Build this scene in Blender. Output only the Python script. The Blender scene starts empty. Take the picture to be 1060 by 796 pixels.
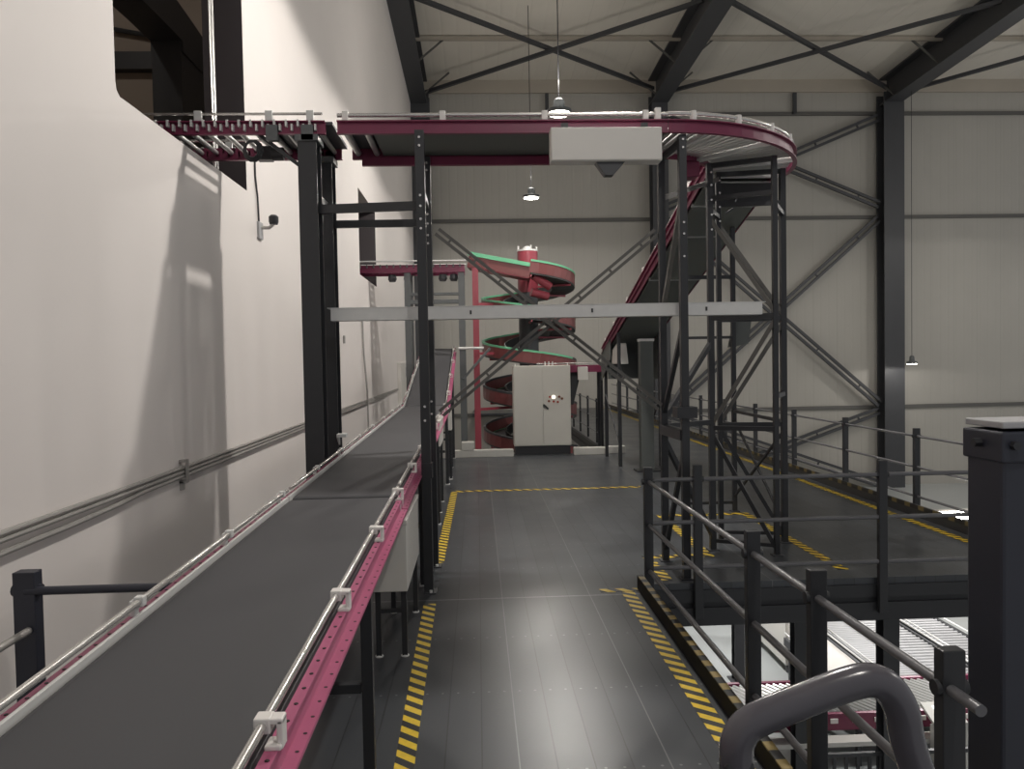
import bpy, bmesh, math, random
from mathutils import Vector as V, Matrix
random.seed(4)
SC = bpy.context.scene
COL = SC.collection
PI = math.pi

# ------------------------------------------------------------------ materials
def lin(c):
    r = []
    for v in c:
        v /= 255.0
        r.append(v / 12.92 if v <= .04045 else ((v + .055) / 1.055) ** 2.4)
    return (r[0], r[1], r[2], 1.0)

class NT:
    def __init__(s, name, rough=.5, metal=0.0, spec=.5):
        s.m = bpy.data.materials.new(name)
        s.m.use_nodes = True
        s.n = s.m.node_tree.nodes
        s.l = s.m.node_tree.links
        s.b = s.n['Principled BSDF']
        s.b.inputs['Roughness'].default_value = rough
        s.b.inputs['Metallic'].default_value = metal
        s.b.inputs['Specular IOR Level'].default_value = spec
    def node(s, t, **k):
        n = s.n.new(t)
        for a, v in k.items():
            setattr(n, a, v)
        return n
    def link(s, a, b):
        s.l.new(a, b)
    def math(s, op, a, b=None, c=None):
        n = s.node('ShaderNodeMath', operation=op)
        for i, v in enumerate((a, b, c)):
            if v is None:
                continue
            if isinstance(v, (int, float)):
                n.inputs[i].default_value = v
            else:
                s.link(v, n.inputs[i])
        return n.outputs[0]
    def pos(s):
        g = s.node('ShaderNodeNewGeometry')
        x = s.node('ShaderNodeSeparateXYZ')
        s.link(g.outputs['Position'], x.inputs[0])
        return g.outputs['Position'], x.outputs[0], x.outputs[1], x.outputs[2]
    def mix(s, f, a, b):
        n = s.node('ShaderNodeMix', data_type='RGBA')
        for i, v in ((0, f), (6, a), (7, b)):
            if isinstance(v, (int, float)):
                n.inputs[i].default_value = v
            elif isinstance(v, tuple):
                n.inputs[i].default_value = v
            else:
                s.link(v, n.inputs[i])
        return n.outputs[2]
    def bump(s, h, strength=.3, dist=.01):
        n = s.node('ShaderNodeBump')
        n.inputs['Strength'].default_value = strength
        n.inputs['Distance'].default_value = dist
        s.link(h, n.inputs['Height'])
        s.link(n.outputs[0], s.b.inputs['Normal'])

def painted(name, c, rough=.5, metal=0.0, var=.12, scale=6.0, spec=.5, rvar=.1):
    """paint, plastic or metal with a faint mottling"""
    t = NT(name, rough, metal, spec)
    p, x, y, z = t.pos()
    n = t.node('ShaderNodeTexNoise')
    n.inputs['Scale'].default_value = scale
    n.inputs['Detail'].default_value = 5
    t.link(p, n.inputs['Vector'])
    a = lin(c)
    lo = tuple(v * (1 - var) for v in a[:3]) + (1,)
    hi = tuple(min(1, v * (1 + var)) for v in a[:3]) + (1,)
    t.link(t.mix(n.outputs[0], lo, hi), t.b.inputs['Base Color'])
    t.link(t.math('MULTIPLY_ADD', n.outputs[0], rvar, rough - rvar / 2), t.b.inputs['Roughness'])
    return t.m

def emissive(name, c, s):
    t = NT(name)
    t.b.inputs['Base Color'].default_value = (.8, .8, .8, 1)
    t.b.inputs['Emission Color'].default_value = lin(c)
    t.b.inputs['Emission Strength'].default_value = s
    return t.m

def tape_mat(name, yellow, period, slant, rough=.45, axis='y', duty=.5):
    t = NT(name, rough)
    p, x, y, z = t.pos()
    a, b = (y, x) if axis == 'y' else (x, y)
    ph = t.math('FRACT', t.math('DIVIDE', t.math('MULTIPLY_ADD', b, slant, a), period))
    f = t.math('GREATER_THAN', ph, duty)
    n = t.node('ShaderNodeTexNoise')
    n.inputs['Scale'].default_value = 25
    t.link(p, n.inputs['Vector'])
    yy = t.mix(n.outputs[0], lin(tuple(v * .8 for v in yellow)), lin(yellow))
    t.link(t.mix(f, yy, lin((22, 22, 24))), t.b.inputs['Base Color'])
    return t.m

def plank_floor(name, base, seam_x0, pitch, rough=.3):
    t = NT(name, rough, 0, .5)
    p, x, y, z = t.pos()
    n = t.node('ShaderNodeTexNoise')
    n.inputs['Scale'].default_value = 1.6
    n.inputs['Detail'].default_value = 6
    t.link(p, n.inputs['Vector'])
    n2 = t.node('ShaderNodeTexNoise')
    n2.inputs['Scale'].default_value = 14
    n2.inputs['Detail'].default_value = 8
    t.link(p, n2.inputs['Vector'])
    u = t.math('DIVIDE', t.math('SUBTRACT', x, seam_x0), pitch)
    fr = t.math('ABSOLUTE', t.math('SUBTRACT', t.math('FRACT', t.math('ADD', u, .5)), .5))   # 0 at a seam
    seam = t.math('LESS_THAN', fr, .0035 / pitch)
    # every board its own tint
    w = t.node('ShaderNodeTexWhiteNoise', noise_dimensions='1D')
    t.link(t.math('FLOOR', u), w.inputs['W'])
    tint = t.math('MULTIPLY_ADD', w.outputs[0], .22, .86)
    # rows of screw heads
    ry = t.math('MULTIPLY', t.math('SUBTRACT', t.math('FRACT', t.math('ADD', t.math('DIVIDE', t.math('SUBTRACT', y, 4.62), .92), .5)), .5), .92)
    bx = t.math('MULTIPLY', t.math('SUBTRACT', t.math('FRACT', t.math('MULTIPLY', u, 2)), .5), pitch / 2)
    d = t.math('SQRT', t.math('ADD', t.math('MULTIPLY', ry, ry), t.math('MULTIPLY', bx, bx)))
    bolt = t.math('LESS_THAN', d, .008)
    c = lin(base)
    col = t.mix(n.outputs[0], tuple(v * .72 for v in c[:3]) + (1,), tuple(v * 1.25 for v in c[:3]) + (1,))
    hs = t.node('ShaderNodeMix', data_type='RGBA', blend_type='MULTIPLY')
    hs.inputs[0].default_value = 1
    t.link(col, hs.inputs[6])
    cb = t.node('ShaderNodeCombineColor')
    for i in range(3):
        t.link(tint, cb.inputs[i])
    t.link(cb.outputs[0], hs.inputs[7])
    # a seam is either worn bright or dark
    w2 = t.node('ShaderNodeTexWhiteNoise', noise_dimensions='1D')
    t.link(t.math('ROUND', u), w2.inputs['W'])
    seamc = t.mix(t.math('GREATER_THAN', w2.outputs[0], .84), lin((22, 22, 23)), lin((128, 130, 130)))
    c2 = t.mix(t.math('MULTIPLY', seam, .65), hs.outputs[2], seamc)
    c3 = t.mix(t.math('MULTIPLY', bolt, .45), c2, lin((150, 152, 152)))
    # plate joint with a bright edge
    jy = t.math('LESS_THAN', t.math('ABSOLUTE', t.math('SUBTRACT', y, 6.46)), .012)
    c4 = t.mix(t.math('MULTIPLY', jy, .6), c3, lin((140, 142, 142)))
    t.link(c4, t.b.inputs['Base Color'])
    t.link(t.math('MULTIPLY_ADD', n.outputs[0], .2, rough - .06), t.b.inputs['Roughness'])
    h = t.math('MULTIPLY', seam, -1.0)
    t.bump(h, .35, .004)
    return t.m

def ribbed(name, c, axis, pitch, rough=.6, strength=.5, var=.1):
    t = NT(name, rough, 0, .3)
    p, x, y, z = t.pos()
    a = {'x': x, 'y': y}[axis]
    s = t.math('PINGPONG', a, pitch / 2)
    h = t.math('SMOOTH_MIN', t.math('DIVIDE', s, pitch / 2), .35, .2)
    n = t.node('ShaderNodeTexNoise')
    n.inputs['Scale'].default_value = .35
    n.inputs['Detail'].default_value = 6
    t.link(p, n.inputs['Vector'])
    cc = lin(c)
    col = t.mix(n.outputs[0], tuple(v * (1 - var) for v in cc[:3]) + (1,), tuple(min(1, v * (1 + var)) for v in cc[:3]) + (1,))
    seam = t.math('LESS_THAN', t.math('PINGPONG', a, .5), .012)
    t.link(t.mix(t.math('MULTIPLY', seam, .09), col, lin((60, 58, 54))), t.b.inputs['Base Color'])
    t.bump(h, strength, .03)
    return t.m

M = {}
M['black'] = painted('black_powder_coat', (44, 45, 48), .42, 0, .1, 9)
M['blackbolt'] = painted('dark_screw', (25, 12, 16), .5)
M['matte'] = painted('matte_black_paint', (30, 30, 32), .75, 0, .1, 9, .2)
M['navy'] = painted('dark_blue_black_coat', (46, 48, 58), .42, 0, .1, 9)
M['greysteel'] = painted('mid_grey_steel_paint', (92, 95, 96), .45, 0, .1, 8)
M['greyduct'] = painted('grey_green_paint', (88, 92, 90), .5, 0, .1, 5)
M['pipe'] = painted('grey_brown_handrail_enamel', (84, 82, 88), .22, 0, .06, 5)
M['rail'] = painted('grey_rail_enamel', (96, 96, 99), .32, 0, .08, 9)
M['magenta'] = painted('magenta_rail_paint', (178, 92, 126), .42, 0, .1, 10)
M['maroon'] = painted('shaded_magenta_rail_paint', (120, 44, 74), .38, 0, .1, 10)  # the rail magenta again, darkened to carry the shade on the overhead sides
M['red'] = painted('red_chute_paint', (150, 64, 76), .4, 0, .1, 7)
M['redbrown'] = painted('brown_red_chute_paint', (122, 68, 68), .42, 0, .1, 7)
M['green'] = painted('green_edge_strip', (112, 190, 148), .4, 0, .08, 8)
M['chute'] = painted('dark_chute_liner', (58, 60, 60), .35, 0, .1, 6)
M['belt'] = painted('black_rubber_belt', (72, 72, 75), .62, 0, .12, 3.0, .35)
M['beltdark'] = painted('black_belt_underside', (104, 107, 103), .6, 0, .1, 3.0, .3)
M['galv'] = painted('galvanised_steel', (214, 214, 212), .5, .05, .08, 12)
M['chrome'] = painted('bright_metal_tube', (212, 210, 206), .25, .75, .08, 12)
M['roller'] = painted('zinc_roller', (200, 200, 198), .3, .6, .06, 20)
M['clamp'] = painted('white_plastic_clamp', (226, 222, 218), .5, 0, .05, 10)
M['box'] = painted('light_grey_enclosure', (212, 209, 203), .42, 0, .04, 3)
M['cabinet'] = painted('light_grey_cabinet', (200, 198, 190), .42, 0, .04, 3)
M['curb'] = painted('pale_concrete_grey', (196, 194, 188), .6, 0, .1, 5)
M['conduit'] = painted('conduit_zinc', (164, 161, 157), .38, .2, .1, 10)
M['wall'] = painted('white_plaster', (226, 220, 216), .7, 0, .03, 1.2, .25)
M['annex'] = painted('dim_brown_grey_panel', (176, 164, 152), .7, 0, .1, 1.0, .25)
M['jamb'] = painted('dark_steel_lining', (72, 66, 68), .5, 0, .1, 3)
M['girt'] = painted('grey_girt', (96, 95, 92), .6, 0, .1, 3)
M['strut'] = painted('dark_steel_paint', (66, 67, 70), .5, 0, .1, 3)
M['flash'] = painted('beige_flashing', (176, 168, 156), .6, 0, .06, 1.2)
M['concrete'] = painted('pale_epoxy_floor', (178, 182, 182), .3, 0, .07, .8)
M['brace'] = painted('worn_steel_angle', (98, 96, 92), .4, .3, .15, 10)
M['planks'] = plank_floor('dark_composite_planks', (66, 69, 73), -.2, .186, .28)
M['backwall'] = ribbed('ribbed_grey_cladding', (176, 173, 166), 'x', .34, .6, .35)
M['roof'] = ribbed('ribbed_roof_sheet', (222, 216, 205), 'x', .5, .6, .4)
M['tape'] = tape_mat('yellow_black_tape', (242, 206, 44), .13, .85)
M['tapex'] = tape_mat('yellow_black_tape_across', (242, 206, 44), .15, .8, axis='x')
M['tapeedge'] = tape_mat('worn_kick_plate_stripes', (150, 130, 76), .17, .0, .5, duty=.5)
M['tapefar'] = tape_mat('faded_kick_plate_stripes', (120, 105, 66), .3, .0, .5, duty=.4)
M['glow'] = emissive('lamp_diffuser', (255, 250, 238), 22)
M['glowlow'] = emissive('batten_diffuser', (255, 252, 245), 30)
M['led'] = emissive('indicator_light', (255, 244, 226), 1.3)
M['screen'] = emissive('panel_screen', (246, 250, 255), 1.6)
M['redbtn'] = painted('red_button', (170, 60, 45), .35)
M['brownbtn'] = painted('brown_button', (130, 80, 60), .35)
M['label'] = painted('pale_grey_print', (170, 170, 172), .5)

# ------------------------------------------------------------------ mesh helpers
WL = {}
def wl(o):
    return WL.get(o.name, V((0, 0, 0)))

class MB:
    def __init__(s):
        s.bm = bmesh.new()
        s.mi = 0
    def mat(s, i):
        s.mi = i
        return s
    def face(s, vs):
        try:
            f = s.bm.faces.new(vs)
            f.material_index = s.mi
            return f
        except ValueError:
            return None
    def hexa(s, c):
        v = [s.bm.verts.new(p) for p in c]
        for q in ((3, 2, 1, 0), (4, 5, 6, 7), (0, 1, 5, 4), (1, 2, 6, 5), (2, 3, 7, 6), (3, 0, 4, 7)):
            s.face([v[i] for i in q])
        return s
    def box(s, x0, x1, y0, y1, z0, z1):
        return s.hexa([(x0, y0, z0), (x1, y0, z0), (x1, y1, z0), (x0, y1, z0), (x0, y0, z1), (x1, y0, z1), (x1, y1, z1), (x0, y1, z1)])
    def bar(s, p, q, w, h, up=(0, 0, 1)):
        """rectangular bar from p to q, w across, h along up"""
        p, q = V(p), V(q)
        d = (q - p).normalized()
        u = V(up)
        sx = d.cross(u)
        if sx.length < 1e-4:
            sx = d.cross(V((0, 1, 0)))
        sx.normalize()
        u = sx.cross(d).normalized()
        a, b = sx * w / 2, u * h / 2
        return s.hexa([p - a - b, p + a - b, q + a - b, q - a - b, p - a + b, p + a + b, q + a + b, q - a + b])
    def sweep(s, pts, prof, up=(0, 0, 1), closed=True):
        """profile [(side, up)] swept along pts; side = travel x up"""
        pts = [V(p) for p in pts]
        rings = []
        for i, p in enumerate(pts):
            if i == 0:
                d = pts[1] - p
            elif i == len(pts) - 1:
                d = p - pts[i - 1]
            else:
                d = (pts[i + 1] - p).normalized() + (p - pts[i - 1]).normalized()
            d.normalize()
            sx = d.cross(V(up)).normalized()
            u = sx.cross(d).normalized()
            rings.append([s.bm.verts.new(p + sx * a + u * b) for a, b in prof])
        n = len(prof)
        for r0, r1 in zip(rings, rings[1:]):
            for k in range(n if closed else n - 1):
                s.face([r0[k], r0[(k + 1) % n], r1[(k + 1) % n], r1[k]])
        if closed:
            s.face(rings[0][::-1])
            s.face(rings[-1])
        return s
    def tube(s, pts, r, seg=10, up=None):
        pts = [V(p) for p in pts]
        if up is None:
            d = (pts[-1] - pts[0])
            up = (0, 1, 0) if abs(d.z) > .75 * d.length else (0, 0, 1)
        return s.sweep(pts, [(r * math.cos(2 * PI * k / seg), r * math.sin(2 * PI * k / seg)) for k in range(seg)], up)
    def lathe(s, c, prof, seg=24):
        """prof [(r, z)] around a vertical axis at c"""
        c = V(c)
        rings = []
        for r, z in prof:
            rings.append([s.bm.verts.new(c + V((r * math.cos(2 * PI * k / seg), r * math.sin(2 * PI * k / seg), z))) for k in range(seg)])
        for a, b in zip(rings, rings[1:]):
            for k in range(seg):
                s.face([a[k], a[(k + 1) % seg], b[(k + 1) % seg], b[k]])
        s.face(rings[0][::-1])
        s.face(rings[-1])
        return s
    def prism(s, poly, axis, a0, a1):
        """poly of (u, v) extruded along axis x, y or z"""
        def pt(u, v, a):
            return {'x': (a, u, v), 'y': (u, a, v), 'z': (u, v, a)}[axis]
        A = [s.bm.verts.new(pt(u, v, a0)) for u, v in poly]
        B = [s.bm.verts.new(pt(u, v, a1)) for u, v in poly]
        s.face(A[::-1])
        s.face(B)
        n = len(poly)
        for k in range(n):
            s.face([A[k], A[(k + 1) % n], B[(k + 1) % n], B[k]])
        return s
    def build(s, name, mats, parent=None, bevel=0, smooth=False, loc=None):
        if not isinstance(mats, (list, tuple)):
            mats = [mats]
        o0 = wl(parent) if parent else V(loc or (0, 0, 0))
        bmesh.ops.translate(s.bm, verts=s.bm.verts, vec=-o0)
        bmesh.ops.recalc_face_normals(s.bm, faces=s.bm.faces)
        me = bpy.data.meshes.new(name)
        s.bm.to_mesh(me)
        s.bm.free()
        for m in mats:
            me.materials.append(M[m])
        if smooth:
            for p in me.polygons:
                p.use_smooth = True
        o = bpy.data.objects.new(name, me)
        COL.objects.link(o)
        if parent:
            o.parent = parent
        else:
            o.location = o0
        WL[o.name] = o0
        if bevel:
            b = o.modifiers.new('bevel', 'BEVEL')
            b.width = bevel
            b.segments = 2
            b.limit_method = 'ANGLE'
        if smooth:
            e = o.modifiers.new('edge', 'EDGE_SPLIT')
            e.split_angle = math.radians(40)
        return o

def tag(o, label, cat, group=None, kind=None):
    o['label'] = label
    o['category'] = cat
    if group:
        o['group'] = group
    if kind:
        o['kind'] = kind
    return o

def thing(name, label, cat, loc=(0, 0, 0), group=None, kind=None):
    o = bpy.data.objects.new(name, None)
    COL.objects.link(o)
    o.location = loc
    o.empty_display_size = .1
    WL[o.name] = V(loc)
    return tag(o, label, cat, group, kind)

def dup(root, loc, label=None, group=None):
    r = root.copy()
    COL.objects.link(r)
    r.location = loc
    WL[r.name] = V(loc)
    if label:
        r['label'] = label
    if group:
        r['group'] = group
    for ch in list(root.children):
        c = ch.copy()
        COL.objects.link(c)
        c.parent = r
        for g in list(ch.children):
            e = g.copy()
            COL.objects.link(e)
            e.parent = c
    return r

def part_copy(o, offset):
    """a repeat of a part under the same thing, sharing its mesh"""
    c = o.copy()
    COL.objects.link(c)
    c.parent = o.parent
    c.location = V(o.location) + V(offset)
    return c

def S(o, label, cat):
    return tag(o, label, cat, None, 'structure')

# ------------------------------------------------------------------ camera
H = 2.0
f = 800.0
cx, cy = 530.0, 398.0
yc = V(((494 - 530) / f, (374 - 398) / f, 1)).normalized()
dn = V((.0195, 1, 0))
dn = (dn - yc * dn.dot(yc)).normalized()
zc = -dn
xc = yc.cross(zc)
# camera axes (right, down, forward) in the world
right = V((xc.x, yc.x, zc.x))
down = V((xc.y, yc.y, zc.y))
fwd = V((xc.z, yc.z, zc.z))
cam = bpy.data.cameras.new('camera')
cam.sensor_fit = 'HORIZONTAL'
cam.sensor_width = 36
cam.lens = f / 1060 * 36
cam.clip_start = .05
cam.clip_end = 200
co = bpy.data.objects.new('camera', cam)
COL.objects.link(co)
mw = Matrix.Identity(4)
for i in range(3):
    mw[i][0] = right[i]
    mw[i][1] = -down[i]
    mw[i][2] = -fwd[i]
mw[2][3] = H
co.matrix_world = mw
SC.camera = co

# ------------------------------------------------------------------ hall shell
WX = -2.43      # face of the white wall
LZ = -3.5      # lower floor
BY = 31.6      # back wall
S(MB().box(-6.6, 26, -5, BY + .3, LZ - .2, LZ).build('floor', 'concrete'), 'pale grey epoxy floor of the lower hall', 'floor')
S(MB().box(-3.0, 26, BY, BY + .25, LZ, 13.8).build('wall_back', 'backwall'), 'grey ribbed cladding wall at the far end of the hall', 'wall')

O1 = (5.45, 8.46, 3.87, 6.8)
O2 = (16.45, 19.16, 3.87, 5.69)
w = MB()
ys = [-5, O1[0], O1[1], O2[0], O2[1], BY]
zs = [LZ, 3.87, 5.69, 6.8, 17]
for a, b in zip(ys, ys[1:]):
    for c, d in zip(zs, zs[1:]):
        if a == O1[0] and c in (3.87, 5.69):
            continue
        if a == O2[0] and c == 3.87:
            continue
        w.box(WX - .2, WX, a, b, c, d)
w.prism([(O1[0], 3.87), (O1[0] + .06, 3.87), (O1[0] + .015, 3.9), (O1[0], 3.96)], 'x', WX - .2, WX)
S(w.build('wall_left', 'wall'), 'tall white plastered wall along the left side', 'wall')

def lining(name, o, label):
    y0, y1, z0, z1 = o
    t = .02
    m = MB()
    m.box(WX - .42, WX - .002, y1 - .004, y1 + .0, z0, z1)
    m.box(WX - .42, WX - .21, y0 - .05, y0, z0, z1)
    m.box(WX - .42, WX - .002, y0 + .1, y1, z0 - .0, z0 + .004)
    S(m.build(name, 'jamb'), label, 'wall opening')
lining('window_1', O1, 'dark steel lined opening high in the near part of the white wall')
lining('window_2', O2, 'narrow dark steel lined opening in the far part of the white wall')

# the dim rooms behind the openings
an = MB()
an.box(-9.1, -9.0, 3, 14.2, 2.0, 11)
an.box(-9.0, WX - .2, 14.1, 14.2, 2.0, 11)
an.box(-9.0, WX - .2, 3, 3.1, 2.0, 11)
an.box(-9.1, WX - .2, 3, 27, 11, 11.1)
an.box(-9.1, WX - .2, 3, 27, 1.9, 2.0)
an.box(-5.6, -5.5, 14.2, 27, 2.0, 11)
an.box(-5.5, WX - .2, 26.9, 27, 2.0, 11)
S(an.build('wall_annex', 'annex'), 'dim brown grey panelled rooms seen through the wall openings', 'wall')
S(MB().box(-4.4, -4.0, 10.99, 12.68, 2.0, 6.6).build('steel_column', 'strut'), 'broad dark column inside the room behind the near wall opening', 'column')
S(MB().box(-9.0, -2.7, 13.9, 14.1, 7.2, 7.5).build('steel_beam', 'strut'), 'dark horizontal beam on the rear wall of the room behind the opening', 'beam')
S(MB().tube([(-9.0, 14.0, 8.4), (-4.4, 14.0, 7.6)], .04, 6).build('steel_rod', 'strut'), 'thin dark rod slanting above the beam in the room behind the opening', 'brace')
kb = MB().prism([(8.6, 6.65), (9.77, 6.47), (10.32, 6.49), (11.02, 6.5), (11.02, 6.35), (12.68, 6.35), (12.68, 6.65), (12.3, 6.78), (11.85, 6.88), (11.3, 6.94), (10.81, 6.98), (10.0, 7.06), (8.6, 7.25)], 'x', -4.42, -3.98)
S(kb.build('curved_beam', 'strut'), 'dark curved knee beam arching behind the near wall opening', 'beam')
pp = MB()
pp.tube([(-2.54, 7.78, 3.88), (-2.54, 7.73, 6.75)], .014, 8)
pp.tube([(-2.54, 7.86, 3.88), (-2.54, 7.81, 6.75)], .014, 8)
tag(pp.build('drop_conduit', 'chrome', loc=(-2.54, 7.53, 3.88)), 'pair of bright thin pipes dropping through the near wall opening', 'pipe')

# roof
RS = .04
def roofz(y):
    return 13.29 + RS * (BY - y)
r = MB()
r.hexa([(-3, -5, roofz(-5)), (26, -5, roofz(-5)), (26, BY + .3, roofz(BY)), (-3, BY + .3, roofz(BY)),
        (-3, -5, roofz(-5) + .2), (26, -5, roofz(-5) + .2), (26, BY + .3, roofz(BY) + .2), (-3, BY + .3, roofz(BY) + .2)])
S(r.build('ceiling', 'roof'), 'pale ribbed metal roof sheeting', 'ceiling')
S(MB().box(-3, 26, BY - .12, BY, 12.8, 13.31).build('trim_1', 'flash'), 'beige flashing strip along the top of the far wall', 'trim')

def isec(m, x, y0, y1, z0, z1, wdt, t=.03, along='z'):
    pass

frames = [(-2.13, 'at the corner with the white wall'), (7.48, 'in the middle of the far wall'), (17.06, 'on the right of the far wall')]
for X, where in frames:
    hw = .42 if X > 10 or X < 0 else .32
    m = MB()
    m.box(X - hw, X + hw, BY - .16, BY - .1, LZ, 12.6)
    m.box(X - hw, X + hw, BY - .72, BY - .68, LZ, 12.6)
    m.box(X - .03, X + .03, BY - .68, BY - .16, LZ, 12.6)
    S(m.build('steel_column', 'strut'), 'dark steel H column ' + where, 'column')
    m = MB()
    e = -4.5
    for (za, zb, ww) in ((-.06, 0, .34), (-1.1, -1.04, .34), (-1.04, -.06, .03)):
        a, b = roofz(BY - .2), roofz(e)
        m.hexa([(X - ww, e, b + za - .02), (X + ww, e, b + za - .02), (X + ww, BY - .2, a + za - .02), (X - ww, BY - .2, a + za - .02),
                (X - ww, e, b + zb - .02), (X + ww, e, b + zb - .02), (X + ww, BY - .2, a + zb - .02), (X - ww, BY - .2, a + zb - .02)])
    S(m.build('roof_rafter', 'strut'), 'dark sloping roof rafter above the column ' + where, 'beam')

for z, nm in ((11.93, 'top'), (7.68, 'middle'), (-.2, 'bottom')):
    S(MB().box(-2.6, 26, BY - .1, BY, z - .07, z + .07).build('wall_girt', 'girt'), 'thin dark horizontal girt along the far wall, the %s one of three' % nm, 'beam')
S(MB().box(13.13, 13.27, BY - .2, BY - .1, 11.9, 12.75).build('wall_girt', 'strut'), 'short dark vertical stub below the flashing left of the right column', 'beam')
S(MB().box(2.95, 3.08, BY - .2, BY - .1, 11.9, 12.75).build('wall_girt', 'strut'), 'short dark vertical stub below the flashing above the pendant lamp', 'beam')

def double_brace(p, q, gap, wd, label, name='cross_brace', mat='strut', nties=5, up=(0, 0, 1)):
    p, q = V(p), V(q)
    m = MB()
    d = (q - p).normalized()
    sx = d.cross(V((0, 1, 0))).normalized()
    for s in (-1, 1):
        m.bar(p + sx * gap * s, q + sx * gap * s, wd, wd, up)
    for k in range(nties):
        c = p.lerp(q, (k + .5) / nties)
        m.bar(c - sx * gap, c + sx * gap, wd * .6, wd * .5, up)
    return S(m.build(name, mat), label, 'brace')

bands = [(11.68, 8.12, 'top'), (7.56, -.06, 'middle'), (-.34, -3.4, 'bottom')]
for za, zb, nm in bands:
    double_brace((7.85, BY - .4, za), (16.6, BY - .4, zb), .11, .11, '%s wind brace on the far wall falling to the right column' % nm)
    double_brace((7.85, BY - .33, zb), (16.6, BY - .33, za), .11, .11, '%s wind brace on the far wall rising to the right column' % nm)

# roof bracing
def rz(y, d=.55):
    return roofz(y) - d
for (x0, x1, nm) in ((-1.87, 7.2, 'left'), (7.76, 16.73, 'right'), (17.4, 24, 'far right')):
    ya, yb = BY - .8, BY - 7.6
    m = MB().bar((x0, ya, rz(ya, .75)), (x1, yb, rz(yb)), .13, .13)
    S(m.build('roof_brace', 'strut'), 'roof brace of the %s bay leaving the far wall at its left end' % nm, 'brace')
    m = MB().bar((x0, yb, rz(yb, .4)), (x1, ya, rz(ya, .6)), .13, .13)
    S(m.build('roof_brace', 'strut'), 'roof brace of the %s bay reaching the far wall at its right end' % nm, 'brace')
for X, nm in ((-2.13, 'left'), (7.48, 'middle'), (17.06, 'right')):
    for y, w2 in ((BY - 1.0, 'next to the wall'), (BY - 4.0, 'farther from the wall')):
        for sgn, w3 in ((-1, 'left'), (1, 'right')):
            if X < 0 and sgn < 0:
                continue
            m = MB().bar((X + sgn * .1, y, roofz(y) - 1.0), (X + sgn * 1.25, y, roofz(y) - .05), .06, .06)
            S(m.build('fly_brace', 'girt'), 'short stay on the %s side of the %s rafter, %s' % (w3, nm, w2), 'brace')
for y in (BY - 4.0, BY - 7.9):
    S(MB().box(-2.6, 26, y - .06, y + .06, roofz(y) - .16, roofz(y) - .02).build('roof_purlin', 'flash'),
      'pale purlin under the roof sheeting, ' + ('nearer the far wall' if y > BY - 5 else 'farther from the far wall'), 'beam')

# ------------------------------------------------------------------ raised platform
DEP = -.06
pl = MB()
pl.box(-2.1, 1.43, -3, 6.72, DEP, 0)
pl.box(-2.1, 5.46, 6.72, 16.4, DEP, 0)
pl.box(2.78, 5.46, 16.4, 32, DEP, 0)
pl.box(-.2, 2.78, 29.5, 32, DEP, 0)
S(pl.build('floor_platform', 'planks'), 'dark plank deck of the raised platform', 'floor')
bm_ = [
    ((1.43, 5.46, 6.70, 6.80), 'front edge of the right deck facing the void'),
    ((1.36, 1.43, -3, 6.70), 'right edge of the walkway deck beside the void'),
    ((5.36, 5.46, 6.80, 32), 'right outer edge of the right deck'),
    ((-2.1, 2.78, 16.32, 16.4), 'edge of the deck in front of the spiral chute'),
    ((2.78, 2.86, 16.4, 29.5), 'deck edge right of the spiral chute'),
]
for (x0, x1, y0, y1), nm in bm_:
    m = MB()
    m.box(x0, x1, y0, y1, -.17, DEP)
    m.box(x0 + .03 if x1 - x0 < .2 else x0, x1 - .03 if x1 - x0 < .2 else x1, y0 + .03 if y1 - y0 < .2 else y0, y1, -.22, -.17)
    m.box(x0, x1, y0, y1, -.38, -.22)
    S(m.build('edge_beam', 'black'), 'black steel edge beam, ' + nm, 'beam')
for x, y, nm in ((4.33, 8.0, 'nearest to the void'), (4.12, 9.8, 'second from the void'), (4.33, 12.8, 'third from the void'),
                 (.9, 6.0, 'below the walkway corner'), (-1.6, 6.0, 'below the belt conveyor'), (-1.6, 15, 'below the far left deck'), (.9, 15, 'below the grey cabinet'), (5.1, 20, 'below the far right deck'), (5.1, 30, 'below the far end of the right deck')):
    m = MB()
    m.box(x - .085, x + .085, y - .085, y - .07, LZ, -.06)
    m.box(x - .085, x + .085, y + .07, y + .085, LZ, -.06)
    m.box(x - .012, x + .012, y - .07, y + .07, LZ, -.06)
    m.box(x - .15, x + .15, y - .15, y + .15, LZ, LZ + .02)
    S(m.build('steel_column', 'strut'), 'steel column carrying the platform, ' + nm, 'column')

# hazard tape
def tape(x0, x1, y0, y1, label, mat='tape', skew=0):
    m = MB()
    z = .0025
    m.hexa([(x0, y0, 0), (x1, y0, 0), (x1 + skew, y1, 0), (x0 + skew, y1, 0), (x0, y0, z), (x1, y0, z), (x1 + skew, y1, z), (x0 + skew, y1, z)])
    tag(m.build('hazard_tape', mat, loc=((x0 + x1) / 2, y0, 0)), label, 'floor tape', 'yellow black floor tapes')
tape(-.436, -.336, 2.6, 6.36, 'yellow black floor tape running along the near belt conveyor', skew=-.045)
tape(-.47, -.37, 7.66, 11.83, 'yellow black floor tape behind the left post, in front of the grey cabinet', skew=.03)
tape(-.37, 2.5, 11.83, 11.93, 'thin yellow black floor tape crossing the walkway before the grey cabinet', 'tapex')
tape(1.20, 1.31, 3.0, 6.52, 'broad yellow black floor tape along the right edge of the walkway', skew=-.005)
tape(1.02, 1.42, 6.53, 6.62, 'short yellow black tape across the walkway corner post', 'tapex')
tape(1.62, 1.72, 6.83, 7.45, 'short yellow black tape beside the front tower post')
tape(1.62, 2.34, 7.6, 7.7, 'yellow black tape across the floor in front of the tower', 'tapex')
tape(2.24, 2.34, 7.72, 9.58, 'yellow black tape running back under the tower')
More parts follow.
